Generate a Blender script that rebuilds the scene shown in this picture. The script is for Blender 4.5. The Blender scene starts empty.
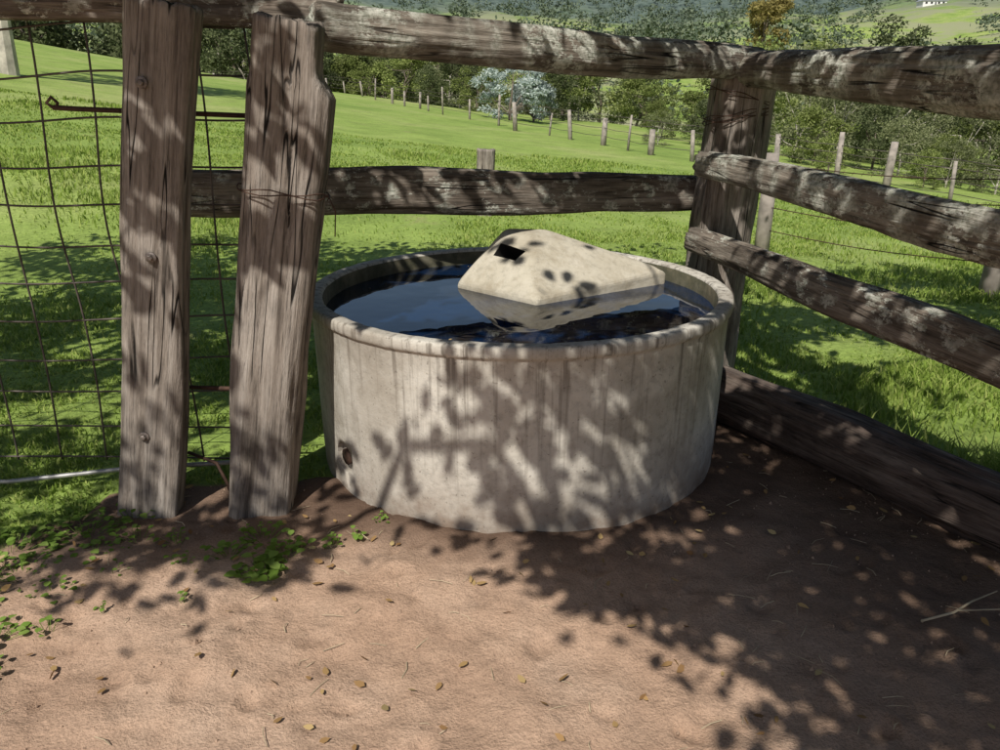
import bpy, math, random
import numpy as np
from mathutils import Vector, Matrix, noise as mn
rng=np.random.default_rng(7); random.seed(7)
sc=bpy.context.scene
sc.view_settings.view_transform='Standard'; sc.view_settings.look='None'; sc.view_settings.exposure=0

# ---------------------------------------------------------------- helpers
def ss(a,b,x):
    t=np.clip((np.asarray(x,float)-a)/(b-a),0,1); return t*t*(3-2*t)
def _h(ix,iy,s):
    n=(ix.astype(np.int64)*374761393+iy.astype(np.int64)*668265263+s*982451653)&0x7fffffff
    n=((n^(n>>13))*1274126177)&0x7fffffff
    return ((n^(n>>16))&0xffff)/65535.0
def vn(x,y,s=0):
    x=np.asarray(x,float);y=np.asarray(y,float)
    ix=np.floor(x);iy=np.floor(y);fx=x-ix;fy=y-iy
    fx=fx*fx*(3-2*fx);fy=fy*fy*(3-2*fy)
    a=_h(ix,iy,s);b=_h(ix+1,iy,s);c=_h(ix,iy+1,s);d=_h(ix+1,iy+1,s)
    return (a*(1-fx)+b*fx)*(1-fy)+(c*(1-fx)+d*fx)*fy
def fbm(x,y,s=0,o=4):
    v=0;a=.5
    for i in range(o):
        v=v+a*vn(x*2**i+i*13.7,y*2**i-i*7.3,s+i);a*=.5
    return v/(1-.5**o)
def mk(name,V,F,mat=None,smooth=False,parent=None,mi=None):
    V=np.asarray(V,dtype=np.float32)
    me=bpy.data.meshes.new(name)
    if isinstance(F,np.ndarray):
        k=F.shape[1]
        me.vertices.add(len(V));me.vertices.foreach_set('co',V.ravel())
        me.loops.add(F.size);me.loops.foreach_set('vertex_index',F.astype(np.int32).ravel())
        me.polygons.add(len(F));me.polygons.foreach_set('loop_start',np.arange(0,F.size,k,dtype=np.int32))
        me.update(calc_edges=True)
    else:
        me.from_pydata(V.tolist(),[],F);me.update()
    if smooth: me.polygons.foreach_set('use_smooth',np.ones(len(me.polygons),dtype=bool))
    mats=mat if isinstance(mat,(list,tuple)) else [mat]
    for m in mats:
        if m: me.materials.append(m)
    if mi is not None: me.polygons.foreach_set('material_index',np.asarray(mi,dtype=np.int32))
    me.validate()
    ob=bpy.data.objects.new(name,me);sc.collection.objects.link(ob)
    if parent: ob.parent=parent
    return ob
def empty(name):
    e=bpy.data.objects.new(name,None);e.empty_display_size=.2;sc.collection.objects.link(e);return e
def tube(pts,rad,n=8,cap=True):
    P=[Vector(p) for p in pts];m=len(P)
    if not hasattr(rad,'__len__'): rad=[rad]*m
    V=[];F=[];prev=None
    for i in range(m):
        t=(P[min(i+1,m-1)]-P[max(i-1,0)])
        if t.length<1e-9:t=Vector((0,0,1))
        t.normalize()
        if prev is None:
            up=Vector((0,0,1)) if abs(t.z)<.9 else Vector((1,0,0)); a=t.cross(up).normalized()
        else:
            a=(prev-t*prev.dot(t)); a=a.normalized() if a.length>1e-6 else t.orthogonal().normalized()
        prev=a;b=t.cross(a)
        for j in range(n):
            q=2*math.pi*j/n;V.append(P[i]+(a*math.cos(q)+b*math.sin(q))*rad[i])
    for i in range(m-1):
        for j in range(n):
            k=(j+1)%n;F.append((i*n+j,i*n+k,(i+1)*n+k,(i+1)*n+j))
    if cap: F.append(tuple(range(n))[::-1]);F.append(tuple((m-1)*n+j for j in range(n)))
    return [tuple(v) for v in V],F
class Acc:
    def __init__(s): s.V=[];s.F=[]
    def add(s,V,F):
        o=len(s.V);s.V.extend(V);s.F.extend([tuple(i+o for i in f) for f in F])
def leaves(C,size,width=.45,flat=0.0,hexa=True,rs=rng):
    n=len(C);d=rs.normal(size=(n,3));d[:,2]*=(1-flat);d/=np.linalg.norm(d,axis=1)[:,None]
    e=rs.normal(size=(n,3));e[:,2]*=(1-flat);e-=d*(e*d).sum(1)[:,None];e/=np.linalg.norm(e,axis=1)[:,None]
    s=(size*rs.uniform(.65,1.3,n))[:,None]
    if hexa: pr=[(0,0),(.28,.5),(.65,.42),(1,0),(.65,-.42),(.28,-.5)]
    else: pr=[(0,0),(.45,.5),(1,0),(.45,-.5)]
    V=np.stack([C+d*s*a+e*s*width*b for a,b in pr],1).reshape(-1,3)
    return V,np.arange(n*len(pr)).reshape(n,len(pr))

# ---------------------------------------------------------------- materials
def newmat(name):
    m=bpy.data.materials.new(name);m.use_nodes=True;nt=m.node_tree;b=nt.nodes['Principled BSDF'];return m,nt,b
def N(nt,t,**k):
    n=nt.nodes.new(t)
    for a,v in k.items(): setattr(n,a,v)
    return n
def L(nt,a,b): nt.links.new(a,b)
def ramp(nt,src,stops,interp='LINEAR'):
    r=N(nt,'ShaderNodeValToRGB');cr=r.color_ramp;cr.interpolation=interp
    while len(cr.elements)<len(stops): cr.elements.new(.5)
    for e,(p,c) in zip(cr.elements,stops):
        e.position=p;e.color=(c[0],c[1],c[2],1) if hasattr(c,'__len__') else (c,c,c,1)
    L(nt,src,r.inputs[0]);return r.outputs[0]
def noisen(nt,co,scale,detail=5,rough=.6,mscale=None,dist=0):
    if mscale:
        m=N(nt,'ShaderNodeMapping');m.inputs['Scale'].default_value=mscale;L(nt,co,m.inputs[0]);co=m.outputs[0]
    n=N(nt,'ShaderNodeTexNoise');n.inputs['Scale'].default_value=scale;n.inputs['Detail'].default_value=detail
    n.inputs['Roughness'].default_value=rough;n.inputs['Distortion'].default_value=dist
    L(nt,co,n.inputs['Vector']);return n.outputs['Fac']
def mix(nt,f,a,b,mode='MIX'):
    m=N(nt,'ShaderNodeMix',data_type='RGBA',blend_type=mode)
    for s,v in ((m.inputs[0],f),(m.inputs[6],a),(m.inputs[7],b)):
        if hasattr(v,'is_output'): L(nt,v,s)
        elif hasattr(v,'__len__'): s.default_value=(v[0],v[1],v[2],1)
        else: s.default_value=v
    return m.outputs[2]
def mth(nt,op,a,b=0.0):
    m=N(nt,'ShaderNodeMath',operation=op)
    for s,v in ((m.inputs[0],a),(m.inputs[1],b)):
        if hasattr(v,'is_output'): L(nt,v,s)
        else: s.default_value=v
    return m.outputs[0]
def bump(nt,b,h,strength,dist,prev=None):
    n=N(nt,'ShaderNodeBump');n.inputs['Strength'].default_value=strength;n.inputs['Distance'].default_value=dist
    L(nt,h,n.inputs['Height'])
    if prev: L(nt,prev,n.inputs['Normal'])
    L(nt,n.outputs[0],b.inputs['Normal']);return n.outputs[0]
def obj(nt): return N(nt,'ShaderNodeTexCoord').outputs['Object']

def wood(name,lo,mid,hi,lichen=0.0):
    m,nt,b=newmat(name);co=obj(nt)
    g1=noisen(nt,co,1,6,.7,(20,20,1.5),.4)
    g2=noisen(nt,co,1,4,.75,(110,110,4.5))
    big=noisen(nt,co,2.6,5,.65)
    c=ramp(nt,g1,[(.30,lo),(.46,mid),(.68,hi)])
    c=mix(nt,.8,c,ramp(nt,g2,[(.34,.25),(.46,.85),(.66,1.15)]),'MULTIPLY')
    c=mix(nt,.8,c,ramp(nt,big,[(.35,.55),(.5,1),(.68,1.25)]),'MULTIPLY')
    ck=noisen(nt,co,1,2,.5,(13,13,.75),.25)
    k=mth(nt,'ABSOLUTE',mth(nt,'SUBTRACT',ck,.5));k=ramp(nt,k,[(.004,1),(.013,0)])
    msk=ramp(nt,noisen(nt,co,2.2,1,.5),[(.46,0),(.54,1)]);k=mth(nt,'MULTIPLY',k,msk)
    if lichen>0:
        l=noisen(nt,co,14,6,.8,(1,1,.55));l=ramp(nt,l,[(.57-.07*lichen,0),(.60-.07*lichen,1)])
        l2=noisen(nt,co,3.2,3,.6);l=mth(nt,'MULTIPLY',l,ramp(nt,l2,[(.40,0),(.55,1)]))
        lc=ramp(nt,noisen(nt,co,60,3),[(.35,(.22,.23,.18)),(.5,(.44,.44,.37)),(.65,(.62,.61,.53))])
        c=mix(nt,l,c,lc)
    c=mix(nt,k,c,(.012,.010,.008))
    L(nt,c,b.inputs['Base Color']);b.inputs['Roughness'].default_value=.92;b.inputs['Specular IOR Level'].default_value=.25
    h=mth(nt,'SUBTRACT',mth(nt,'ADD',mth(nt,'MULTIPLY',g1,1.2),mth(nt,'MULTIPLY',g2,.35)),mth(nt,'MULTIPLY',k,.5))
    bump(nt,b,h,.9,.014)
    return m
M_post=wood('weathered_post_wood',(.065,.051,.041),(.225,.188,.155),(.38,.335,.29),0)
M_rail=wood('weathered_rail_wood',(.042,.034,.027),(.155,.125,.098),(.32,.275,.225),.6)
M_railL=wood('lichen_rail_wood',(.042,.035,.027),(.17,.14,.11),(.34,.295,.24),1.6)
M_log=wood('old_log_wood',(.028,.020,.016),(.105,.077,.062),(.20,.16,.13),0)
def concrete(name,base,dark,light,streak=True):
    m,nt,b=newmat(name);co=obj(nt)
    n1=noisen(nt,co,3.2,6,.66);n2=noisen(nt,co,26,5,.75)
    c=ramp(nt,n1,[(.30,dark),(.5,base),(.70,light)])
    c=mix(nt,.6 if streak else .5,c,ramp(nt,n2,[(.3,.5),(.5,1),(.75,1.12)]),'MULTIPLY')
    if streak:
        s=noisen(nt,co,1,4,.65,(34,34,1.0),.2);s=ramp(nt,s,[(.52,0),(.64,1)])
        sep=N(nt,'ShaderNodeSeparateXYZ');L(nt,co,sep.inputs[0])
        mr=N(nt,'ShaderNodeMapRange');mr.inputs[1].default_value=.15;mr.inputs[2].default_value=.74;mr.inputs[3].default_value=.08;mr.inputs[4].default_value=.75;L(nt,sep.outputs[2],mr.inputs[0])
        c=mix(nt,mth(nt,'MULTIPLY',s,mr.outputs[0]),c,(.12,.10,.08))
        mr2=N(nt,'ShaderNodeMapRange');mr2.inputs[1].default_value=.30;mr2.inputs[2].default_value=0.0;mr2.inputs[3].default_value=0;mr2.inputs[4].default_value=1;L(nt,sep.outputs[2],mr2.inputs[0])
        d=mth(nt,'MULTIPLY',mr2.outputs[0],ramp(nt,noisen(nt,co,7,5),[(.3,.1),(.65,.95)]))
        c=mix(nt,d,c,(.22,.155,.11))
        st=ramp(nt,noisen(nt,co,2.1,4,.6),[(.48,0),(.66,.5)]);c=mix(nt,st,c,(.26,.22,.17))
        sp=noisen(nt,co,60,2,.6);sp=ramp(nt,sp,[(.65,0),(.71,.5)]);c=mix(nt,sp,c,(.12,.10,.08))
    else:
        st=ramp(nt,noisen(nt,co,5,6,.7),[(.5,0),(.66,.5)]);c=mix(nt,st,c,(.25,.20,.13))
    L(nt,c,b.inputs['Base Color']);b.inputs['Roughness'].default_value=.9;b.inputs['Specular IOR Level'].default_value=.3
    h=mth(nt,'ADD',n1,mth(nt,'MULTIPLY',n2,.25));bump(nt,b,h,.5 if streak else .6,.02)
    return m
M_conc=concrete('trough_concrete',(.52,.485,.42),(.37,.335,.28),(.61,.575,.505))
M_cap=concrete('cover_concrete',(.47,.425,.335),(.36,.315,.235),(.53,.485,.40),False)
M_algae=concrete('algae_concrete',(.10,.095,.06),(.04,.04,.025),(.2,.18,.13),False)
def simple(name,col,rough=.7,metal=0,var=.3,sc_=20):
    m,nt,b=newmat(name);n=noisen(nt,obj(nt),sc_,3)
    L(nt,mix(nt,1,col,ramp(nt,n,[(.3,1-var),(.7,1+var)]),'MULTIPLY'),b.inputs['Base Color'])
    b.inputs['Roughness'].default_value=rough;b.inputs['Metallic'].default_value=metal;return m
M_wire=simple('old_wire',(.10,.08,.07),.6,.3,.5,9)
M_pipe=simple('galvanised_pipe',(.33,.32,.31),.5,.5,.4)
M_rust=simple('rusty_steel',(.075,.04,.026),.8,.3,.4,40)
M_bolt=simple('galvanised_bolt',(.20,.17,.15),.55,.6,.5,60)
M_dark=simple('dark_hollow',(.012,.010,.008),.9)
M_barkl=simple('pale_gum_bark',(.40,.36,.30),.9,0,.4,3)
M_barkd=simple('brown_bark',(.14,.11,.085),.9,0,.4,3)
M_fp=simple('grey_fence_timber',(.29,.25,.215),.9,0,.4,6)
def leafmat(name,a,b_,c_,trans=.35):
    m=bpy.data.materials.new(name);m.use_nodes=True;nt=m.node_tree;nt.nodes.remove(nt.nodes['Principled BSDF'])
    g=N(nt,'ShaderNodeNewGeometry');col=ramp(nt,g.outputs['Random Per Island'],[(0,a),(.5,b_),(1,c_)])
    oi=N(nt,'ShaderNodeObjectInfo');v=ramp(nt,oi.outputs['Random'],[(0,.7),(1,1.3)])
    col=mix(nt,1,col,v,'MULTIPLY')
    d=N(nt,'ShaderNodeBsdfDiffuse');L(nt,col,d.inputs[0])
    if trans<=0:
        L(nt,d.outputs[0],nt.nodes['Material Output'].inputs['Surface']);return m
    t=N(nt,'ShaderNodeBsdfTranslucent');L(nt,col,t.inputs[0])
    ms=N(nt,'ShaderNodeMixShader');ms.inputs[0].default_value=trans
    L(nt,d.outputs[0],ms.inputs[1]);L(nt,t.outputs[0],ms.inputs[2])
    L(nt,ms.outputs[0],nt.nodes['Material Output'].inputs['Surface']);return m
M_lol=leafmat('olive_foliage',(.06,.075,.035),(.12,.145,.065),(.20,.22,.11))
M_lbr=leafmat('bright_foliage',(.10,.13,.035),(.20,.24,.07),(.31,.34,.13))
M_lft=leafmat('feathery_foliage',(.10,.12,.055),(.20,.22,.10),(.31,.32,.18))
M_lgb=leafmat('bluegrey_foliage',(.22,.28,.25),(.40,.46,.43),(.58,.62,.58))
M_lyl=leafmat('yellow_foliage',(.24,.20,.07),(.38,.32,.11),(.48,.41,.16))
M_lds=leafmat('distant_foliage',(.06,.085,.055),(.105,.135,.085),(.17,.20,.13),0)
M_shd=leafmat('shade_tree_foliage',(.03,.05,.015),(.05,.08,.025),(.08,.12,.04),0)
M_grass=leafmat('grass_blades',(.15,.215,.035),(.24,.33,.065),(.38,.42,.13),.35)
M_weed=leafmat('weed_leaves',(.13,.21,.035),(.20,.32,.06),(.29,.40,.10),.35)
M_litter=leafmat('dry_leaf',(.22,.12,.055),(.36,.23,.10),(.50,.39,.19),0)

# ---------------------------------------------------------------- terrain
TC=(.09,3.50)
def tz(x,y):
    x=np.asarray(x,float);y=np.asarray(y,float)
    s=ss(4,14,y);xc=np.clip(x,-75,60);xl=np.minimum(xc,0)
    near=s*(-.1*xc+.010*np.clip(y,0,90)+.0015*xl*xl)+s*.25*(fbm(x/9,y/9,3,3)-.5)
    r=np.hypot(x,y)
    far=np.interp(r,[0,70,110,160,300,500,750,1000,1500,2600],[0,-1,-7,-5,13,38,68,118,230,380])
    far=far+(fbm(x/140+4,y/140,11,4)-.5)*np.interp(r,[0,110,300,1000,2600],[0,2,16,70,160])
    w=ss(62,115,r);return near*(1-w)+far*w
def soil(x,y):
    x=np.asarray(x,float);y=np.asarray(y,float)
    n=(fbm(x*1.7,y*1.7,21,4)-.5)
    edge=np.where(x<-1.7,2.70,np.where(x<-.5,2.92,2.95+.74*(x+.5)))
    edge=np.where(x>1.25,3.9-1.70*(x-1.25),edge)
    d=edge-y+n*.5
    left=ss(-1.5,-2.0,x+n*.8)*ss(1.75,2.2,y+n*.4)
    return ss(-.08,.14,d)*(1-.75*left)
def relief(x,y):
    return (fbm(x*2.2,y*2.2,31,3)-.5)*.06+(fbm(x*8,y*8,35,4)-.5)*.030
def axis(dense_a,dense_b,step,outer,g=1.09):
    a=list(np.arange(dense_a,dense_b,step));s=step;v=a[-1]
    while v<outer: s*=g;v+=s;a.append(v)
    s=step;v=a[0];b=[]
    while v>-outer: s*=g;v-=s;b.append(v)
    return np.array(b[::-1]+a)
xs=axis(-2.6,2.6,.018,2600,1.08);ys=axis(1.2,3.8,.018,2600,1.06)
X,Y=np.meshgrid(xs,ys);Z=tz(X,Y)
S=soil(X,Y)
nr=ss(30,10,np.hypot(X,Y))
Z=Z+nr*S*relief(X,Y)+nr*(1-S)*(fbm(X*3,Y*3,33,3)-.5)*.07
for i in range(150):
    hx=rng.uniform(-2.5,2.2);hy=rng.uniform(1.3,2.9);rr=rng.uniform(.03,.06);q=rng.uniform(0,3.14)
    ux=(X-hx)*math.cos(q)+(Y-hy)*math.sin(q);uy=-(X-hx)*math.sin(q)+(Y-hy)*math.cos(q)
    dd=np.hypot(ux,uy*1.5)/rr
    Z=Z+np.where(dd<2.4,(-.010*np.exp(-dd**4)+.005*np.exp(-(dd-1.25)**2*8)),0)
rt=np.hypot(X-TC[0],Y-TC[1]);Z=Z+.018*np.exp(-((rt-.99)/.08)**2)*S*(.4+fbm(X*6,Y*6,39,2))
ny,nx=X.shape
idx=np.arange(nx*ny).reshape(ny,nx)
F=np.stack([idx[:-1,:-1],idx[:-1,1:],idx[1:,1:],idx[1:,:-1]],-1).reshape(-1,4)
m,nt,b=newmat('ground_soil_and_pasture')
geo=N(nt,'ShaderNodeNewGeometry');P=geo.outputs['Position']
at=N(nt,'ShaderNodeAttribute',attribute_name='soil').outputs['Fac']
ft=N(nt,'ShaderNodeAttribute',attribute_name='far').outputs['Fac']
fo=N(nt,'ShaderNodeAttribute',attribute_name='forest_haze').outputs['Fac']
dp=N(nt,'ShaderNodeAttribute',attribute_name='damp_shade').outputs['Fac']
s1=noisen(nt,P,1.6,4,.6);s2=noisen(nt,P,9,7,.68);s3=noisen(nt,P,130,3,.65)
cs=ramp(nt,s1,[(.3,(.345,.222,.150)),(.5,(.425,.285,.198)),(.72,(.50,.355,.258))])
cs=mix(nt,.65,cs,ramp(nt,s2,[(.28,.5),(.46,.95),(.75,1.2)]),'MULTIPLY')
cs=mix(nt,.5,cs,ramp(nt,s3,[(.3,.4),(.5,1.0),(.8,1.35)]),'MULTIPLY')
cs=mix(nt,dp,cs,(.075,.046,.032))
g1=noisen(nt,P,.11,5,.68);g2=noisen(nt,P,1.1,5,.72);g3=noisen(nt,P,25,3,.7)
cg=ramp(nt,g1,[(.32,(.18,.265,.055)),(.5,(.26,.345,.08)),(.68,(.36,.39,.14))])
cg=mix(nt,.6,cg,ramp(nt,g2,[(.3,.55),(.5,.98),(.72,1.25)]),'MULTIPLY')
cg=mix(nt,.65,cg,ramp(nt,g3,[(.3,.45),(.55,1),(.75,1.3)]),'MULTIPLY')
br=ramp(nt,noisen(nt,P,.7,5,.75),[(.60,0),(.70,.5)]);cg=mix(nt,br,cg,(.28,.22,.13))
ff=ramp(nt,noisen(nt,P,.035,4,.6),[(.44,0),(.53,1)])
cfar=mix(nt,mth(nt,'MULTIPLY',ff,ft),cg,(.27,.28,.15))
fc=ramp(nt,noisen(nt,P,.10,4,.7),[(.35,(.05,.075,.065)),(.65,(.13,.165,.135))])  # distant forest cover, with blue-green haze put into its colour
cfar=mix(nt,fo,cfar,fc)
sf=mth(nt,'ADD',at,mth(nt,'MULTIPLY',mth(nt,'SUBTRACT',s2,.5),.7));sf=ramp(nt,sf,[(.4,0),(.6,1)])
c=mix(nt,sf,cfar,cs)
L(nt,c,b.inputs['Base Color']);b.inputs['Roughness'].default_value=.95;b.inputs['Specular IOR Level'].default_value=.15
bump(nt,b,mth(nt,'ADD',s2,mth(nt,'MULTIPLY',s3,.16)),.7,.04)
G=mk('ground',np.stack([X,Y,Z],-1).reshape(-1,3),F,m,True)
R=np.hypot(X,Y)
def attr(ob,nm,v):
    a=ob.data.attributes.new(nm,'FLOAT','POINT');a.data.foreach_set('value',np.asarray(v,np.float32).ravel())
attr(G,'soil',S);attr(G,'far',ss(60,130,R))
attr(G,'forest_haze',np.clip(ss(560,900,R+300*(fbm(X/130,Y/130,51,3)-.5)),0,1))
damp_shade=.75*ss(.3,-.05,rt-1.0)+.65*ss(.4,1.4,X)*ss(1.0,2.4,Y)+.5*ss(-.4,-1.0,X)*ss(2.25,2.6,Y+.3*(fbm(X*3,Y*3,63,3)-.5))+.30*fbm(X*1.3,Y*1.3,61,3)*ss(2.0,3.0,Y)  # damp soil at trough; shaded ground right and by posts also painted darker
attr(G,'damp_shade',np.clip(damp_shade,0,.85)*ss(20,8,R))

# ---------------------------------------------------------------- timber beams
def beam(name,p0,p1,w,d,mat,seed=0,prof=None,square=3.0,side=None,nseg=72,rough=1.0,bow=0.0,parent=None,crack=1.0):
    p0=Vector(p0);p1=Vector(p1);ax=(p1-p0);Ln=ax.length;ax.normalize()
    sx=Vector(side) if side else Vector((1,0,0));sx=(sx-ax*sx.dot(ax)).normalized();sy=ax.cross(sx)
    nr_=max(12,int(Ln/.02));V=[];F=[]
    for i in range(nr_+1):
        z=Ln*i/nr_;f=i/nr_
        k=prof(f) if prof else (1,1,0)
        ox=(mn.noise(Vector((seed*3.1,z*.9,5)))*.03+bow*math.sin(math.pi*f))*1.0+k[2]
        oy=mn.noise(Vector((seed*5.7,z*.9,9)))*.025
        for j in range(nseg):
            q=2*math.pi*j/nseg;c,s=math.cos(q),math.sin(q)
            rr=(abs(c)**square+abs(s)**square)**(-1/square)
            ux,uy=c*rr,s*rr
            nb=mn.noise(Vector((ux*1.6+seed,uy*1.6,z*1.7)))*.10
            nf=mn.noise(Vector((ux*5+seed*2,uy*5,z*4)))*.045+mn.noise(Vector((ux*13+seed*2,uy*13,z*5)))*.025
            cr=mn.noise(Vector((c*7+seed*7,s*7,z*1.1)));cr=max(0,1-abs(cr)*9);cr2=mn.noise(Vector((c*2.5,s*2.5+seed,z*.9)));cr=cr*max(0,min(1,cr2*3+.5))
            if f>.985 or f<.015: cr*=.3
            e=1+(nb+nf)*rough-.13*cr*crack
            V.append((ux*w/2*k[0]*e+ox,uy*d/2*k[1]*e+oy,z+ (mn.noise(Vector((ux*3,uy*3,seed+f*3)))*.02+mn.noise(Vector((ux*9,uy*9,seed+f*3)))*.008 if i in(0,nr_) else 0)))
    for i in range(nr_):
        for j in range(nseg):
            kx=(j+1)%nseg;F.append((i*nseg+j,i*nseg+kx,(i+1)*nseg+kx,(i+1)*nseg+j))
    for base,flip,zz in ((0,True,0),(nr_*nseg,False,Ln)):
        o=len(V);cx=sum(V[base+j][0] for j in range(nseg))/nseg;cy=sum(V[base+j][1] for j in range(nseg))/nseg
        for j in range(nseg):
            v=V[base+j];V.append((cx+(v[0]-cx)*.88,cy+(v[1]-cy)*.88,v[2]+(.008 if not flip else -.008)))
        V.append((cx,cy,zz));ci=len(V)-1
        for j in range(nseg):
            kx=(j+1)%nseg;a=(base+j,base+kx,o+kx,o+j);t=(o+j,o+kx,ci)
            F.append(a[::-1] if flip else a);F.append(t[::-1] if flip else t)
    ob=mk(name,V,F,mat,True,parent)
    ob.matrix_world=Matrix((( sx.x,sy.x,ax.x,p0.x),(sx.y,sy.y,ax.y,p0.y),(sx.z,sy.z,ax.z,p0.z),(0,0,0,1)));return ob
yard=empty('timber_yard_fence')
beam('gate_post',(-1.50,2.77,-.2),(-1.11,2.77,1.90),.228,.12,M_post,1,square=6,parent=yard,rough=.7,prof=lambda f:(1.0+.05*math.sin(f*7),1,0))
beam('strainer_post',(-1.05,2.82,-.2),(-.69,2.80,1.845),.27,.18,M_post,2,square=5,parent=yard,
     prof=lambda f:((.94+.10*min(1,f*1.6) if f<.895 else 1.04-.20*min(1,(f-.895)/.03)),1,(0 if f<.895 else -.022*min(1,(f-.895)/.03))))
beam('support_post',(-2.02,3.86,-.2),(-1.70,3.82,1.30),.14,.12,M_post,21,square=3,parent=yard)
beam('corner_post',(1.225,4.3,-.2),(1.285,4.3,1.70),.33,.31,M_post,3,square=2.6,parent=yard)
beam('end_post',(1.95,1.25,-.2),(1.97,1.2,1.75),.28,.26,M_post,4,square=3,parent=yard)
up=(0,0,1)
beam('top_rail',(-.66,2.96,1.85),(1.34,4.31,1.775),.165,.15,M_railL,5,square=2.6,side=up,parent=yard,prof=lambda f:(.95+.14*math.sin(f*3),1,0))
beam('top_rail_end',(-2.7,2.99,1.97),(-.58,3.03,1.885),.13,.12,M_rail,6,square=2.5,side=up,parent=yard)
beam('middle_rail',(-1.75,3.76,1.185),(1.20,4.50,1.09),.225,.13,M_rail,7,square=3.4,side=up,parent=yard,prof=lambda f:(.95+.15*math.sin(f*3.14)-.12*f,1,0))
beam('side_top_rail',(1.24,4.5,1.765),(1.86,1.2,1.59),.19,.18,M_railL,8,square=2.6,side=up,parent=yard,prof=lambda f:(.85+.3*min(f*2,1),1,0))
beam('side_middle_rail',(1.07,4.12,1.285),(1.83,1.30,1.165),.15,.12,M_railL,9,square=3.2,side=up,parent=yard,prof=lambda f:(.88+.25*min(f*2,1),1,0))
beam('side_low_rail',(1.06,4.14,.885),(1.84,1.28,.79),.15,.11,M_rail,10,square=3.2,side=up,parent=yard,prof=lambda f:(.85+.28*min(f*2,1),1,0))
beam('timber_log',(1.17,3.80,.13),(2.70,1.27,.10),.29,.27,M_log,12,square=2.2,side=up,rough=1.1)
def disc(c,r,h,n=14):
    return tube([(c[0],c[1],c[2]),(c[0],c[1]-h,c[2]),(c[0],c[1]-h-.002,c[2])],[r,r,r*.7],n)
A=Acc()
for x,z in ((-1.200,1.655),(-1.262,1.065),(-1.400,.355)):
    A.add(*disc((x,2.714,z),.020,.006,16));A.add(*disc((x,2.708,z),.011,.012,6))
mk('bolts',A.V,A.F,M_bolt,False,yard)
def loop(cx,cy,cz,rx,ry,n=26,r=.0025,tilt=.03,turns=1,ex=4):
    pts=[]
    for i in range(int(n*turns)+1):
        q=2*math.pi*i/n;c,s=math.cos(q),math.sin(q);rr=(abs(c)**ex+abs(s)**ex)**(-1/ex)
        pts.append((cx+c*rr*rx,cy+s*rr*ry,cz+tilt*c+.006*math.sin(i*1.3)+.012*i/n))
    return tube(pts,r,5)
A=Acc()
A.add(*loop(-.784,2.81,1.275,.155,.107,turns=2,tilt=-.02))
A.add(*loop(1.275,4.3,1.50,.172,.165,turns=4,tilt=.03,ex=2.5));A.add(*loop(1.275,4.3,1.60,.172,.165,turns=2,tilt=-.05,ex=2.5))
A.add(*tube([(-.63,2.70,1.27),(-.60,2.69,1.29),(-.58,2.70,1.23),(-.59,2.71,1.14)],.0025,5))
mk('tie_wire',A.V,A.F,M_rust,True,yard)
# ---------------------------------------------------------------- mesh gate
gate=empty('wire_mesh_gate')
def gw(x,z):
    v=Vector((x*1.3,z*1.3,2));return (x+.05*mn.noise(v),3.06+.05*mn.noise(v+Vector((5,0,0))),z+.05*mn.noise(v+Vector((0,7,0))))
A=Acc()
for i,x in enumerate(np.arange(-3.6,-.93,.205)):
    A.add(*tube([gw(x,z) for z in np.linspace(.08,1.86,30)],.0043,5))
for i,z in enumerate(np.linspace(.10,1.86,12)):
    zz=z+random.uniform(-.012,.012)
    A.add(*tube([gw(x,zz) for x in np.linspace(-3.6,-.97,44)],.0043,5))
mk('mesh',A.V,A.F,M_wire,True,gate)
A=Acc()
A.add(*tube([(-3.6,2.9,.02),(-2.13,2.92,.045),(-1.62,2.98,.08),(-1.0,3.02,.10)],.010,10))
mk('bottom_rail',A.V,A.F,M_pipe,True,gate)
A=Acc()
A.add(*tube([(-1.59,2.85,1.575),(-1.51,2.86,1.57),(-.90,2.92,1.545)],.009,8))
A.add(*tube([(-1.59,2.85,1.575),(-1.61,2.85,1.59),(-1.59,2.85,1.61),(-1.57,2.85,1.59),(-1.58,2.85,1.57)],.006,6))
A.add(*tube([(-1.3,2.88,.50),(-1.0,2.93,.47),(-.92,2.93,.44)],.009,8))
A.add(*tube([(-1.30,2.85,.22),(-1.18,2.83,.18),(-1.14,2.81,.10),(-1.12,2.81,.02)],.007,8))
mk('hinge_rods',A.V,A.F,M_rust,True,gate)

# ---------------------------------------------------------------- trough
tr_=empty('round_concrete_water_trough')
prof=[(0,-.05),(.945,-.05),(.950,0),(.953,.1),(.956,.25),(.958,.45),(.960,.62),(.962,.722),(.965,.730),(.972,.735),(.976,.741),(.978,.752),(.978,.768),(.976,.777),(.971,.782),(.962,.784),(.925,.783),(.915,.780),(.910,.770),(.905,.70),(.90,.5),(.895,.1),(0,.1)]
n=256
def lath(prof,n):
    V=[];F=[]
    for k,(r,z) in enumerate(prof):
        for j in range(n):
            q=2*math.pi*j/n
            w=1+ (.004*mn.noise(Vector((math.cos(q)*2,math.sin(q)*2,z*2)))+.0022*mn.noise(Vector((math.cos(q)*9,math.sin(q)*9,z*9)))+(.0020*mn.noise(Vector((math.cos(q)*30,math.sin(q)*30,z*20))) if z>.7 else 0))
            zz=z+(.005*mn.noise(Vector((math.cos(q)*3,math.sin(q)*3,7)))+.002*mn.noise(Vector((math.cos(q)*25,math.sin(q)*25,7+r*9))) if z>.6 else 0)
            V.append((r*w*math.cos(q),r*w*math.sin(q),zz))
    for k in range(len(prof)-1):
        for j in range(n):
            a=(j+1)%n
            F.append((k*n+j,k*n+a,(k+1)*n+a,(k+1)*n+j))
    return V,F
V,F=lath(prof[1:-1],n)
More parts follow.
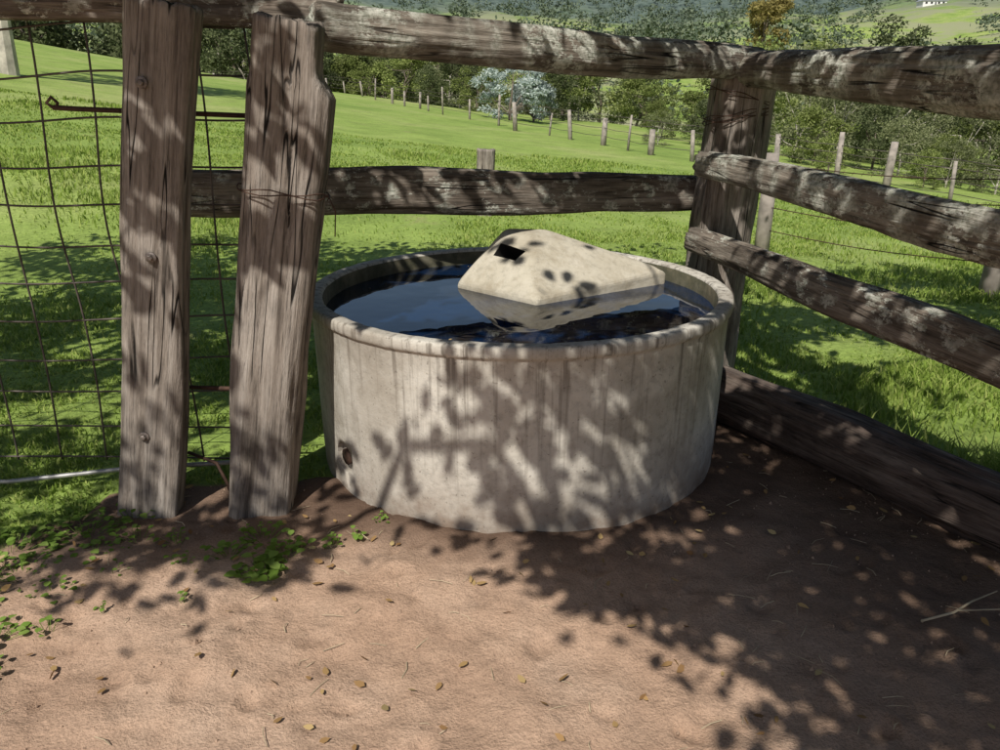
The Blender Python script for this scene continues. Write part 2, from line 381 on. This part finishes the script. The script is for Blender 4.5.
V.append((0,0,-.05));c0=len(V)-1;V.append((0,0,.1));c1=len(V)-1;k=len(prof)-3
MI=[1 if i//n>=17 else 0 for i in range(len(F))]
for j in range(n):
    a=(j+1)%n;F.append((c0,a,j));MI.append(0);F.append((c1,k*n+j,k*n+a));MI.append(1)
tank=mk('tank_wall',V,F,[M_conc,M_algae],True,tr_,MI);tank.location=(TC[0],TC[1],0)
ha=math.atan2(-.585,-.755)
cv,cf=tube([(math.cos(ha)*.925,math.sin(ha)*.925,.165),(math.cos(ha)*1.2,math.sin(ha)*1.2,.165)],.068,20)
cut=mk('outlet_cutter',cv,cf,M_conc);cut.location=tank.location
bpy.context.view_layer.update()
md=tank.modifiers.new('b','BOOLEAN');md.operation='DIFFERENCE';md.object=cut;md.solver='EXACT'
dg=bpy.context.evaluated_depsgraph_get();nm=bpy.data.meshes.new_from_object(tank.evaluated_get(dg));tank.modifiers.clear();tank.data=nm
bpy.data.objects.remove(cut)
A=Acc();A.add(*tube([(math.cos(ha)*.92,math.sin(ha)*.92,.165),(math.cos(ha)*.948,math.sin(ha)*.948,.165)],.036,16))
o=mk('outlet_pipe',A.V,A.F,M_rust,True,tr_);o.location=tank.location
m,nt,b=newmat('trough_water');co=obj(nt)
wn=noisen(nt,co,4,2,.5);L(nt,ramp(nt,noisen(nt,co,2.5,4),[(.45,(.004,.015,.044)),(.66,(.012,.012,.009))]),b.inputs['Base Color'])  # navy in the base colour stands in for reflected blue sky
b.inputs['Roughness'].default_value=.012;b.inputs['IOR'].default_value=1.38;b.inputs['Specular IOR Level'].default_value=.6
bump(nt,b,wn,.09,.02)
nn=96;V=[(0,0,0)];F=[]
for k in range(1,9):
    for j in range(nn): q=2*math.pi*j/nn;V.append((.91*k/8*math.cos(q),.91*k/8*math.sin(q),0))
for j in range(nn): F.append((0,1+j,1+(j+1)%nn))
for k in range(1,8):
    for j in range(nn): a=1+(k-1)*nn;F.append((a+j,a+nn+j,a+nn+(j+1)%nn,a+(j+1)%nn))
w=mk('water',V,F,m,True,tr_);w.location=(TC[0],TC[1],.70)
import bmesh
bm=bmesh.new()
base=[(-.22,3.78),(.17,3.42),(.86,3.86),(.56,4.18),(-.04,4.28)]
pts=[(x,y,.60) for x,y in base]+[(x,y,.728) for x,y in base[:2]]+[(.87,3.88,.770),(.56,4.18,.76),(-.04,4.28,.74)]
pts+=[(.00,3.87,.955),(.17,3.84,.962),(.03,3.97,.972),(.24,3.95,.970),(.50,3.93,.885)]
for p_ in pts: bm.verts.new(p_)
bmesh.ops.convex_hull(bm,input=bm.verts[:])
bmesh.ops.delete(bm,geom=[v for v in bm.verts if not v.link_faces],context='VERTS')
bmesh.ops.dissolve_limit(bm,angle_limit=math.radians(4),verts=bm.verts[:],edges=bm.edges[:])
bmesh.ops.bevel(bm,geom=bm.edges[:],offset=.018,segments=3,profile=.6,affect='EDGES')
me=bpy.data.meshes.new('float_cover');bm.to_mesh(me);bm.free();me.materials.append(M_cap);me.materials.append(M_dark)
cov=bpy.data.objects.new('float_cover',me);sc.collection.objects.link(cov);cov.parent=tr_
bpy.ops.mesh.primitive_cube_add(size=1);cb=bpy.context.object;cb.name='slotcut'
e1=Vector((.69,-.72,0)).normalized();nrm=Vector((-.55,-.57,.61)).normalized();e2=nrm.cross(e1).normalized()
cc=Vector((.055,3.765,.872))
cb.matrix_world=Matrix(((e1.x*.150,e2.x*.075,nrm.x*.24,cc.x),(e1.y*.150,e2.y*.075,nrm.y*.24,cc.y),(e1.z*.150,e2.z*.075,nrm.z*.24,cc.z),(0,0,0,1)))
cb.data.materials.append(M_dark)
bpy.context.view_layer.update()
md=cov.modifiers.new('b','BOOLEAN');md.object=cb;md.solver='EXACT';md.material_mode='TRANSFER'
dg=bpy.context.evaluated_depsgraph_get();nm=bpy.data.meshes.new_from_object(cov.evaluated_get(dg));cov.modifiers.clear();cov.data=nm
bpy.data.objects.remove(cb)
k=12;q=rng.uniform(0,6.28,k);rr=.87*np.sqrt(rng.uniform(.5,1,k));C=np.stack([TC[0]+rr*np.cos(q),TC[1]+rr*np.sin(q),np.full(k,.703)],1)
V,F=leaves(C,.02,.5,.97);V[:,2]=.7025+.002*rng.uniform(0,1,len(V));mk('floating_leaves',V,F,M_litter,False,tr_)

# ---------------------------------------------------------------- grass
def blades(name,x,y,h,wd,mat):
    n=len(x);z=tz(x,y)-.005;ang=rng.uniform(0,6.283,n);lean=rng.uniform(.1,.9,n)*h;la=rng.uniform(0,6.283,n)
    dx,dy=np.cos(ang)*wd/2,np.sin(ang)*wd/2;lx,ly=np.cos(la)*lean,np.sin(la)*lean
    b0=np.stack([x-dx,y-dy,z],1);b1=np.stack([x+dx,y+dy,z],1)
    m0=np.stack([x-dx*.8+lx*.35,y-dy*.8+ly*.35,z+h*.6],1);m1=np.stack([x+dx*.8+lx*.35,y+dy*.8+ly*.35,z+h*.6],1)
    t=np.stack([x+lx,y+ly,z+h*.95],1)
    V=np.stack([b0,b1,m0,m1,t],1).reshape(-1,3);o=np.arange(n)*5
    F=np.stack([np.stack([o,o+1,o+3],1),np.stack([o,o+3,o+2],1),np.stack([o+2,o+3,o+4],1)],1).reshape(-1,3)
    return mk(name,V,F,mat)
n=270000
yy=2.2+ (rng.uniform(0,1,n)**1.9)*20;xx=rng.uniform(-1,1,n)*(yy*.78+.5)
pat=fbm(xx*.9,yy*.9,71,4)
keep=(soil(xx,yy)<.45)&(rng.uniform(0,1,n)<np.clip((pat-.33)*3.4,.10,1))&(np.hypot(xx-TC[0],yy-TC[1])>.98)
xx,yy,pat=xx[keep],yy[keep],pat[keep]
h=(.014+.034*pat*rng.uniform(.4,1.3,len(xx)))*(1+.03*yy)
tall=np.exp(-((np.abs((xx-1.2)*1.0+(yy-3.9)*.58)-.28)/.28)**2)*(yy<5)*(xx>1.1);h=h*(1+3.2*tall)
h=h*(1+1.0*(fbm(xx*.45,yy*.45,75,2)>.62))
blades('grass',xx,yy,h,(.0045+.0011*yy)*rng.uniform(.7,1.4,len(xx)),M_grass)
def weed(A,cx,cy,rad,n,size):
    for i in range(n):
        q=random.uniform(0,6.28);r=rad*math.sqrt(random.random());x=cx+r*math.cos(q);y=cy+r*math.sin(q)
        z=float(tz(x,y))+random.uniform(.012,.055)*(1-.5*r/rad)
        s=size*random.uniform(.5,1.2);d=random.uniform(0,6.28);tl=random.uniform(-.25,.45)
        dx=Vector((math.cos(d),math.sin(d),tl)).normalized();ex=dx.cross(Vector((0,0,1))).normalized()
        ring=[(0,0),(.2,.36),(.55,.45),(.85,.25),(1,0),(.85,-.25),(.55,-.45),(.2,-.36)]
        o=len(A.V)
        for a,b_ in ring:
            p_=Vector((x,y,z))+dx*a*s+ex*b_*s*.95+Vector((0,0,abs(b_)*s*.25-.15*s*a*a));A.V.append(tuple(p_))
        A.V.append(tuple(Vector((x,y,z))+dx*.5*s))
        for j in range(8): A.F.append((o+j,o+(j+1)%8,o+8))
        A.add(*tube([(cx+(x-cx)*.5,cy+(y-cy)*.5,-.005),(x,y,z)],.0012,3,False))
A=Acc()
for cx,cy,rad,n,s in [(-.86,2.32,.09,44,.042),(-.80,2.44,.08,30,.035),(-1.02,2.44,.08,24,.03),(-1.17,2.38,.05,12,.025),(-.64,2.50,.05,12,.03),(-.56,2.53,.04,9,.025),(-.92,2.54,.10,30,.03),
    (-1.62,2.57,.14,44,.03),(-1.85,2.45,.18,80,.032),(-2.0,2.25,.18,80,.032),(-1.72,2.30,.14,44,.028),(-1.55,2.20,.08,18,.025),(-1.78,2.05,.14,46,.03),(-1.6,1.95,.08,24,.03),(-1.55,1.80,.08,24,.028),
    (-1.38,2.3,.06,12,.02),(-1.32,2.1,.03,5,.02),(-1.08,2.15,.03,5,.022),(-1.52,2.42,.1,24,.03),(-2.2,2.5,.2,60,.035),(-1.9,1.95,.14,44,.03),(-.48,2.66,.05,12,.022),(-1.25,2.52,.06,12,.022),(-1.5,2.70,.1,24,.03),(-1.75,2.67,.14,40,.03),
    (-1.4,2.52,.08,16,.026),(-1.45,2.0,.05,10,.022)]:
    weed(A,cx,cy,rad,n,s)
mk('weeds',A.V,A.F,M_weed,True)
def onsoil(n,x0,x1,y0,y1):
    x=rng.uniform(x0,x1,n);y=rng.uniform(y0,y1,n);k=(soil(x,y)>.6)&(np.hypot(x-TC[0],y-TC[1])>1.0);return x[k],y[k]
x,y=onsoil(230,-2,2.2,1.3,3.3);C=np.stack([x,y,relief(x,y)+.012],1);V,F=leaves(C,.034,.5,.82)
V[:,2]=np.maximum(V[:,2],np.repeat(relief(x,y),6)+.004);mk('leaf_litter',V,F,M_litter)
A=Acc()
x,y=onsoil(200,-2,2.4,1.3,3.3)
for i in range(len(x)):
    q=random.uniform(0,6.28);l=random.uniform(.02,.09);dx,dy=math.cos(q)*l,math.sin(q)*l;zz=float(relief(x[i],y[i]))
    A.add(*tube([(x[i],y[i],.006+zz),(x[i]+dx*.5+random.uniform(-.01,.01),y[i]+dy*.5,.010+zz),(x[i]+dx,y[i]+dy,.006+zz)],random.uniform(.0007,.0018),4))
A.add(*tube([(1.36,2.02,.02),(1.48,2.05,.03),(1.58,2.12,.02),(1.68,2.15,.04)],[.004,.004,.0035,.002],6))
A.add(*tube([(1.50,2.06,.03),(1.62,2.04,.05),(1.70,2.0,.02)],[.003,.003,.002],5))
mk('straw_and_twigs',A.V,A.F,simple('dry_straw',(.42,.34,.22),.8,0,.4,8))
A=Acc()
x,y=onsoil(2200,-2.4,2.4,1.3,3.4)
for i in range(len(x)):
    s=random.uniform(.002,.006)*(1 if random.random()<.95 else 2.2);vv=[];zz=float(relief(x[i],y[i]))
    for b_ in range(5): vv.append((x[i]+s*math.cos(b_*1.257)*random.uniform(.6,1.4),y[i]+s*math.sin(b_*1.257)*random.uniform(.6,1.4),zz-.004))
    vv.append((x[i]+s*.2,y[i],s*random.uniform(.5,.9)+zz+.001))
    A.add(vv,[(0,1,5),(1,2,5),(2,3,5),(3,4,5),(4,0,5)])
mk('soil_clods',A.V,A.F,simple('clod_soil',(.31,.21,.145),.95,0,.35,30),False)

# ---------------------------------------------------------------- fences beyond
def post(A,x,y,h,r,lean=.04):
    z=float(tz(x,y));a=random.uniform(-lean,lean)*h;b_=random.uniform(-lean,lean)*h
    A.add(*tube([(x,y,z-.2),(x+a*.5,y+b_*.5,z+h*.5),(x+a,y+b_,z+h)],[r*1.05,r,r*.85],8))
FP=[(-30,76),(-22,72),(-16.5,67.5),(-12.3,64),(-9,58),(-6.3,53),(-4.3,48),(-1.6,42),(.7,36),(2.9,32.5),(4.7,29),(6.5,26.5),(8.3,23.5),(10.2,20.5),(12.5,17.5),(15,14.5),(18,11)]
FP=[p for a,b_ in zip(FP[:-1],FP[1:]) for p in (a,((a[0]+b_[0])/2+random.uniform(-.4,.4),(a[1]+b_[1])/2))]+[FP[-1]]
A=Acc()
for x,y in FP: post(A,x,y,random.uniform(.85,1.5),random.uniform(.04,.12),.13)
ob=mk('paddock_fence',A.V,A.F,M_fp,True)
W=Acc()
for h in (.35,.65,.95,1.15):
    for (x0,y0),(x1,y1) in zip(FP[:-1],FP[1:]):
        z0=float(tz(x0,y0));z1=float(tz(x1,y1))
        W.add(*tube([(x0,y0,z0+h),((x0+x1)/2,(y0+y1)/2,(z0+z1)/2+h-.03),(x1,y1,z1+h)],.010,4))
mk('wires',W.V,W.F,M_wire,True,ob)
FP2=[(2.95,8.5),(4.40,6.66),(6.1,4.6)]
A=Acc()
for x,y in FP2: post(A,x,y,1.12,.085,.05)
ob=mk('barbed_wire_fence',A.V,A.F,M_fp,True);W=Acc()
for h in (.3,.55,.8,1.02):
    for (x0,y0),(x1,y1) in zip(FP2[:-1],FP2[1:]):
        z0=float(tz(x0,y0));z1=float(tz(x1,y1));pp=[]
        for i in range(9):
            f=i/8;pp.append((x0+(x1-x0)*f,y0+(y1-y0)*f,z0+(z1-z0)*f+h-.05*math.sin(math.pi*f)))
        W.add(*tube(pp,.005,4))
        for i in range(24):
            f=(i+.5)/24;c=(x0+(x1-x0)*f,y0+(y1-y0)*f,z0+(z1-z0)*f+h-.05*math.sin(math.pi*f))
            W.add(*tube([(c[0]-.01,c[1],c[2]-.018),(c[0]+.01,c[1],c[2]+.018)],.0025,3))
mk('wires',W.V,W.F,M_rust,True,ob)
beam('wooden_stump_post',(-.2,10.4,-.2),(-.19,10.4,.98),.24,.2,M_post,15,square=3)

# ---------------------------------------------------------------- trees
def tree_mesh(name,h,trunk,spread,nclump,nleaf,leaf,lmat,bmat,seed,low=.35,crad=.16):
    rs=np.random.default_rng(seed);rd=random.Random(seed);A=Acc();tips=[]
    top=h*.55
    tp=[(rd.uniform(-.03,.03)*h*i/3,rd.uniform(-.03,.03)*h*i/3,top*i/4-.2*(i==0)) for i in range(5)]
    A.add(*tube(tp,[trunk,trunk*.8,trunk*.7,trunk*.55,trunk*.35],8))
    for i in range(8):
        b0=Vector(tp[rd.choice([1,2,3,4])]);q=rd.uniform(0,6.28);rr=spread*rd.uniform(.45,.95);zt=h*rd.uniform(low+.12,.92)
        e=Vector((math.cos(q)*rr,math.sin(q)*rr,max(zt,b0.z+.1*h)));mid=(b0+e)/2+Vector((0,0,-.04*h))
        A.add(*tube([b0,mid,e],[trunk*.4,trunk*.25,trunk*.08],6));tips+=[mid*.3+e*.7,e]
    C=[]
    for i in range(nclump):
        if rd.random()<.45: c=Vector(rd.choice(tips))+Vector((rd.gauss(0,.12)*spread,rd.gauss(0,.12)*spread,rd.gauss(0,.05)*h))
        else:
            q=rd.uniform(0,6.28);z=rd.uniform(low,1);f=math.sin(math.pi*min(1,(z-low)/(1-low)*.85+.12))**.6
            r=spread*f*math.sqrt(rd.uniform(.25,1));c=Vector((r*math.cos(q),r*math.sin(q),z*h*.96))
        n=nleaf//nclump;rad=h*crad*rd.uniform(.5,1.1);p=rs.normal(size=(n,3));p/=np.linalg.norm(p,axis=1)[:,None]
        p*=(rs.uniform(.15,1,n)**.5)[:,None]*rad*np.array([1,1,.6]);C.append(p+np.array(c))
    C=np.concatenate(C);C[:,2]=np.maximum(C[:,2],.1)
    LV,LF=leaves(C,leaf,.5,.2,False,rs)
    V=A.V+[tuple(v) for v in LV];o=len(A.V);F=A.F+[tuple(int(i)+o for i in f) for f in LF]
    me=bpy.data.meshes.new(name);me.from_pydata(V,[],F);me.materials.append(bmat);me.materials.append(lmat)
    me.polygons.foreach_set('material_index',np.array([0]*len(A.F)+[1]*len(LF),dtype=np.int32));me.update();return me
T={'gumA':tree_mesh('gum_tree',14,.28,3.6,34,3600,.40,M_lol,M_barkl,1,.42,.11),
   'gumB':tree_mesh('gum_tree',14,.22,3.0,26,3000,.40,M_lol,M_barkl,2,.35,.11),
   'bushA':tree_mesh('acacia_tree',6,.14,2.9,60,5200,.25,M_lbr,M_barkd,3,.03,.15),
   'bushB':tree_mesh('acacia_tree',6,.14,2.6,52,4800,.25,M_lol,M_barkd,4,.03,.15),
   'fthA':tree_mesh('wattle_tree',6,.10,3.1,60,5200,.19,M_lft,M_barkl,5,.03,.14),
   'fthB':tree_mesh('wattle_tree',6,.10,2.8,56,5000,.19,M_lft,M_barkl,6,.02,.13),
   'blue':tree_mesh('bluegrey_shrub',3.2,.10,2.0,52,4200,.18,M_lgb,M_barkd,7,.03,.14),
   'yel':tree_mesh('yellow_tree',13,.3,6.5,60,5200,.8,M_lyl,M_barkd,8,.1,.15)}
H={'gumA':14,'gumB':14,'bushA':6,'bushB':6,'fthA':6,'fthB':6,'blue':3.2,'yel':13}
NM={'gumA':'gum_tree','gumB':'gum_tree','bushA':'acacia_tree','bushB':'acacia_tree','fthA':'wattle_tree','fthB':'wattle_tree','blue':'bluegrey_shrub','yel':'yellow_tree'}
def place(k,x,y,h):
    o=bpy.data.objects.new(NM[k],T[k]);sc.collection.objects.link(o);s=h/H[k];o.scale=(s*random.uniform(.9,1.15),s*random.uniform(.9,1.15),s)
    o.location=(x,y,float(tz(x,y))-.1);o.rotation_euler=(0,0,random.uniform(0,6.28))
for k,x,y,h in [('gumA',-16.6,27.5,15),
  ('bushB',-26,80,9),('bushA',-23,86,8),('bushB',-19,80,6.5),('bushA',-15.5,83,6),('bushB',-10.5,77,6),('bushA',-6.5,75,6.5),('bushB',-2.6,66,5),('bushA',-12.5,90,9),
  ('bushA',-21,78,5),('bushB',-17,77,4.5),('bushA',-13,78,5),('bushA',-8.5,72,5),('fthB',-4.4,70,5.5),('bushA',-1.8,62,3.5),('fthA',-10,82,7),('fthB',-4,80,8),('bushA',-16,92,10),('bushA',-7,92,10),
  ('bushA',-1,88,10),('fthB',3,92,11),('blue',.6,48.5,3.4),('blue',2.1,50,2.7),('bushB',3.6,57,4),('bushA',4.9,63,5.5),('fthA',6.5,66,5),('gumB',8,106,15),('bushA',9.5,76,7),('bushB',16.5,96,9),
  ('bushA',9.6,47,2.3),('bushB',10.8,42,2.4),('fthA',7.2,36,1.6),('bushA',13.5,52,3),('fthB',9.2,34,1.8),('fthA',11.5,37,2.4),('bushB',12.7,44,3),
  ('fthA',17.5,42,5.6),('fthB',19.3,39,4.8),('fthA',24,44,5.8),('fthB',23,37,4.6),('fthA',27.5,39,5.2),('bushA',21.5,63,6.5),('fthB',15.4,36,3.8),('bushA',28,55,7),('bushB',33,60,8),('gumB',36,75,12),
  ('fthA',21,45,6),('fthB',18.2,47,6),('bushA',25.5,50,6.5),('fthA',26,36,4.5),('bushA',20.2,33,3.2),('fthB',23.5,32,3.2),('bushA',30,47,7),('bushA',17.5,56,6),('bushA',22,70,8),('bushA',29,72,9),('bushB',38,66,9),('bushA',34,50,7),
  ('bushA',17.2,30,2.0),('fthB',20.5,28,2.6),('bushA',14.2,26,1.4),('fthA',15.8,31,2.4),('bushA',13.2,33,2.6),('fthA',14.2,38,4.2),('bushB',16.2,34,3.0),('fthA',18.6,32,3.4),('fthB',17.0,26.5,2.2),('bushA',18.8,25,1.9),('fthA',21.8,30,3.2),('bushB',19.5,28.5,2.4),('bushA',12.2,29,1.4),
  ('fthB',16,27.8,1.8),('bushA',21,24.5,2.2),('fthA',24,27,3),('bushA',12.5,48,4),('bushA',-12,74,3.5),('bushB',-6,68,3.2),('bushA',-15,79,4.5),('fthA',1.5,70,6),('bushB',6.5,80,7),('bushA',12,66,4.5),('yel',96,300,19),('gumA',60,180,12),('bushA',75,200,10),('bushA',50,150,9),('gumB',95,170,13),('bushA',42,130,8),('bushB',70,140,9)]:
    place(k,x,y,h)
for i in range(50):
    x=random.uniform(-88,-24);y=random.uniform(76,112)+ (0 if x<-30 else 8);place(random.choice(['gumA','gumB','gumA','bushB']),x,y,random.uniform(9,17))
n=3200;rr=150+rng.uniform(0,1,n)**.8*1050;q=rng.uniform(-.95,.95,n);tx=rr*np.sin(q);ty=rr*np.cos(q)
dens=fbm(tx/70,ty/70,91,3);keep=(dens>np.interp(rr,[150,500,900],[.53,.47,.35]))
keep&=~((np.abs(tx/ty-.515)<.05)&(rr>420)&(rr<735))
tx,ty,rr=tx[keep],ty[keep],rr[keep]
C=[];SZ=[]
for x,y,r in zip(tx,ty,rr):
    h=random.uniform(6,14);z=float(tz(x,y));k=90 if r<450 else 50
    lob=rng.normal(size=(6,3))*np.array([.22,.22,.16])*h+np.array([0,0,.58*h]);p=lob[rng.integers(0,6,k)]+rng.normal(size=(k,3))*np.array([.12,.12,.10])*h
    p[:,2]=np.maximum(p[:,2],.1*h);C.append(p+np.array([x,y,z]));SZ.append(np.full(k,h*(.13 if r<450 else .19)))
C=np.concatenate(C);SZ=np.concatenate(SZ);V,F=leaves(C,SZ,.6,.2,False);mk('distant_trees',V,F,M_lds)
fh=empty('farmhouse');fx,fy=330.0,640.0;fz=float(tz(fx,fy))+1
M_w=simple('white_weatherboard',(.75,.74,.7),.7,0,.1,1);M_rf=simple('grey_roof_iron',(.45,.47,.5),.4,.3,.1,1)
def box(name,x0,x1,y0,y1,z0,z1,mat,par):
    V=[(x,y,z) for z in(z0,z1) for x,y in((x0,y0),(x1,y0),(x1,y1),(x0,y1))]
    return mk(name,V,[(3,2,1,0),(4,5,6,7),(0,1,5,4),(1,2,6,5),(2,3,7,6),(3,0,4,7)],mat,False,par)
box('walls',-9,9,-5,5,-3,3.2,M_w,fh)
mk('roof',[(-9.8,-5.8,3.1),(9.8,-5.8,3.1),(9.8,5.8,3.1),(-9.8,5.8,3.1),(-6,0,6.2),(6,0,6.2)],[(0,1,5,4),(1,2,5),(2,3,4,5),(3,0,4),(3,2,1,0)],M_rf,False,fh)
for i,wx in enumerate((-6.5,-2.5,3,6.5)): box('window_%d'%(i+1),wx-.8,wx+.8,-5.05,-4.99,.8,2.2,M_dark,fh)
box('door',.0,1.0,-5.05,-4.99,0,2.1,M_dark,fh)
fh.location=(fx,fy,fz)

# ---------------------------------------------------------------- overhanging shade tree
SD=Vector((.20,.61,-.765)).normalized();kx,ky=-SD.x/SD.z,-SD.y/SD.z
def D(gx,gy):
    """-> (density, clump floor)"""
    if gy<2.54:
        e=gx+.0-(2.46-gy)*.95
        v=float(ss(0,.10,e)); fl=.05+.95*float(ss(.08,.34,e))
        if gx>1.75 and gy>1.95: v*=.8;fl=.15
        if -1.75<gx<-.75 and gy>2.28: v=.9
        return (v if gy>.6 else v*.5),fl
    if gy<3.2:
        if gx<-.75: return (.40 if gx>-2.6 else .35),.0
        if gx<-.30: return .40,.03
        if gx<.30: return .95,.12
        if gx<1.0: return 1.0,.38
        return 1.0,.95
    if gy<8.8:
        f=1-float(ss(7.0,8.8,gy))
        if -.25<gx<1.45 and 3.75<gy<5.1: return .05,0
        if gx<-.5: return (.5 if gy<4.1 else .95)*f,(.0 if gy<4.1 else .2)
        if gx>2.4: return .45*f,.05
        if gy>5: return .9*f,.3
        return .4*f,.05
    return 0,0
cl=[];tries=0
while len(cl)<4000 and tries<110000:
    tries+=1;gx=random.uniform(-4.6,5.2);gy=random.uniform(.4,8.8)
    nz=float(fbm(gx*2.1,gy*2.1,101,2));d,fl=D(gx,gy)
    if random.random()<d*min(1,max(fl,(nz-.36)*4.5)):
        z=random.uniform(2.7,4.0);cl.append((gx-kx*z,gy-ky*z,z))
print('clusters',len(cl),tries)
cl=np.array(cl)
C=[]
for c in cl:
    k=12;p=rng.normal(size=(k,3))*np.array([.09,.09,.07]);C.append(p+c)
C=np.concatenate(C);LV,LF=leaves(C,.105,.55,.45,True)
nodes=[Vector(v) for v in [(2.7,-3.8,-.1),(2.65,-3.7,.9),(2.5,-3.4,1.8),(2.2,-2.8,2.5),(1.6,-1.9,2.9),(1.0,-.8,3.2),(.5,.5,3.4),(0,1.8,3.6)]];par=[-1,0,1,2,3,4,5,6]
order=np.argsort(np.hypot(cl[:,0]-1.2,cl[:,1]+.8))
for i in order[::6]:
    c=Vector(cl[i]);best=min(range(3,len(nodes)),key=lambda k:(nodes[k]-c).length)
    nodes.append(c);par.append(best)
cnt=[1]*len(nodes)
for i in range(len(nodes)-1,0,-1): cnt[par[i]]+=cnt[i]
A=Acc()
for i in range(1,len(nodes)):
    r1=.0040*cnt[i]**.50;r0=min(.0040*cnt[par[i]]**.50,r1*1.6);a=nodes[par[i]];b_=nodes[i];l=(b_-a).length
    if l<1e-4: continue
    md_=(a+b_)/2+Vector((random.uniform(-1,1),random.uniform(-1,1),random.uniform(-1,1)))*l*.08
    A.add(*tube([a,md_,b_],[r0,(r0+r1)/2,r1],8 if r1>.02 else 5,False))
tre=mk('shade_tree',A.V,A.F,M_barkd,True);mk('crown',LV,LF,M_shd,False,tre)

# ---------------------------------------------------------------- light, sky, camera
sun=bpy.data.lights.new('sun','SUN');sun.energy=5.0;sun.angle=math.radians(.5);sun.color=(1,.965,.90)
so=bpy.data.objects.new('sun',sun);sc.collection.objects.link(so);so.rotation_euler=SD.to_track_quat('-Z','Y').to_euler()
w=bpy.data.worlds.new('World');sc.world=w;w.use_nodes=True;nt=w.node_tree;bg=nt.nodes['Background']
sk=nt.nodes.new('ShaderNodeTexSky');sk.sky_type='NISHITA';sk.sun_disc=False;sk.sun_elevation=math.asin(-SD.z);sk.sun_rotation=math.atan2(-SD.x,-SD.y)
nt.links.new(sk.outputs[0],bg.inputs[0]);bg.inputs[1].default_value=.085
cam=bpy.data.cameras.new('camera');co_=bpy.data.objects.new('camera',cam);sc.collection.objects.link(co_);sc.camera=co_
cam.sensor_width=36;cam.lens=27.2;cam.clip_end=6000;cam.clip_start=.05
co_.location=(0,0,1.6);co_.rotation_euler=(math.radians(70),0,0)
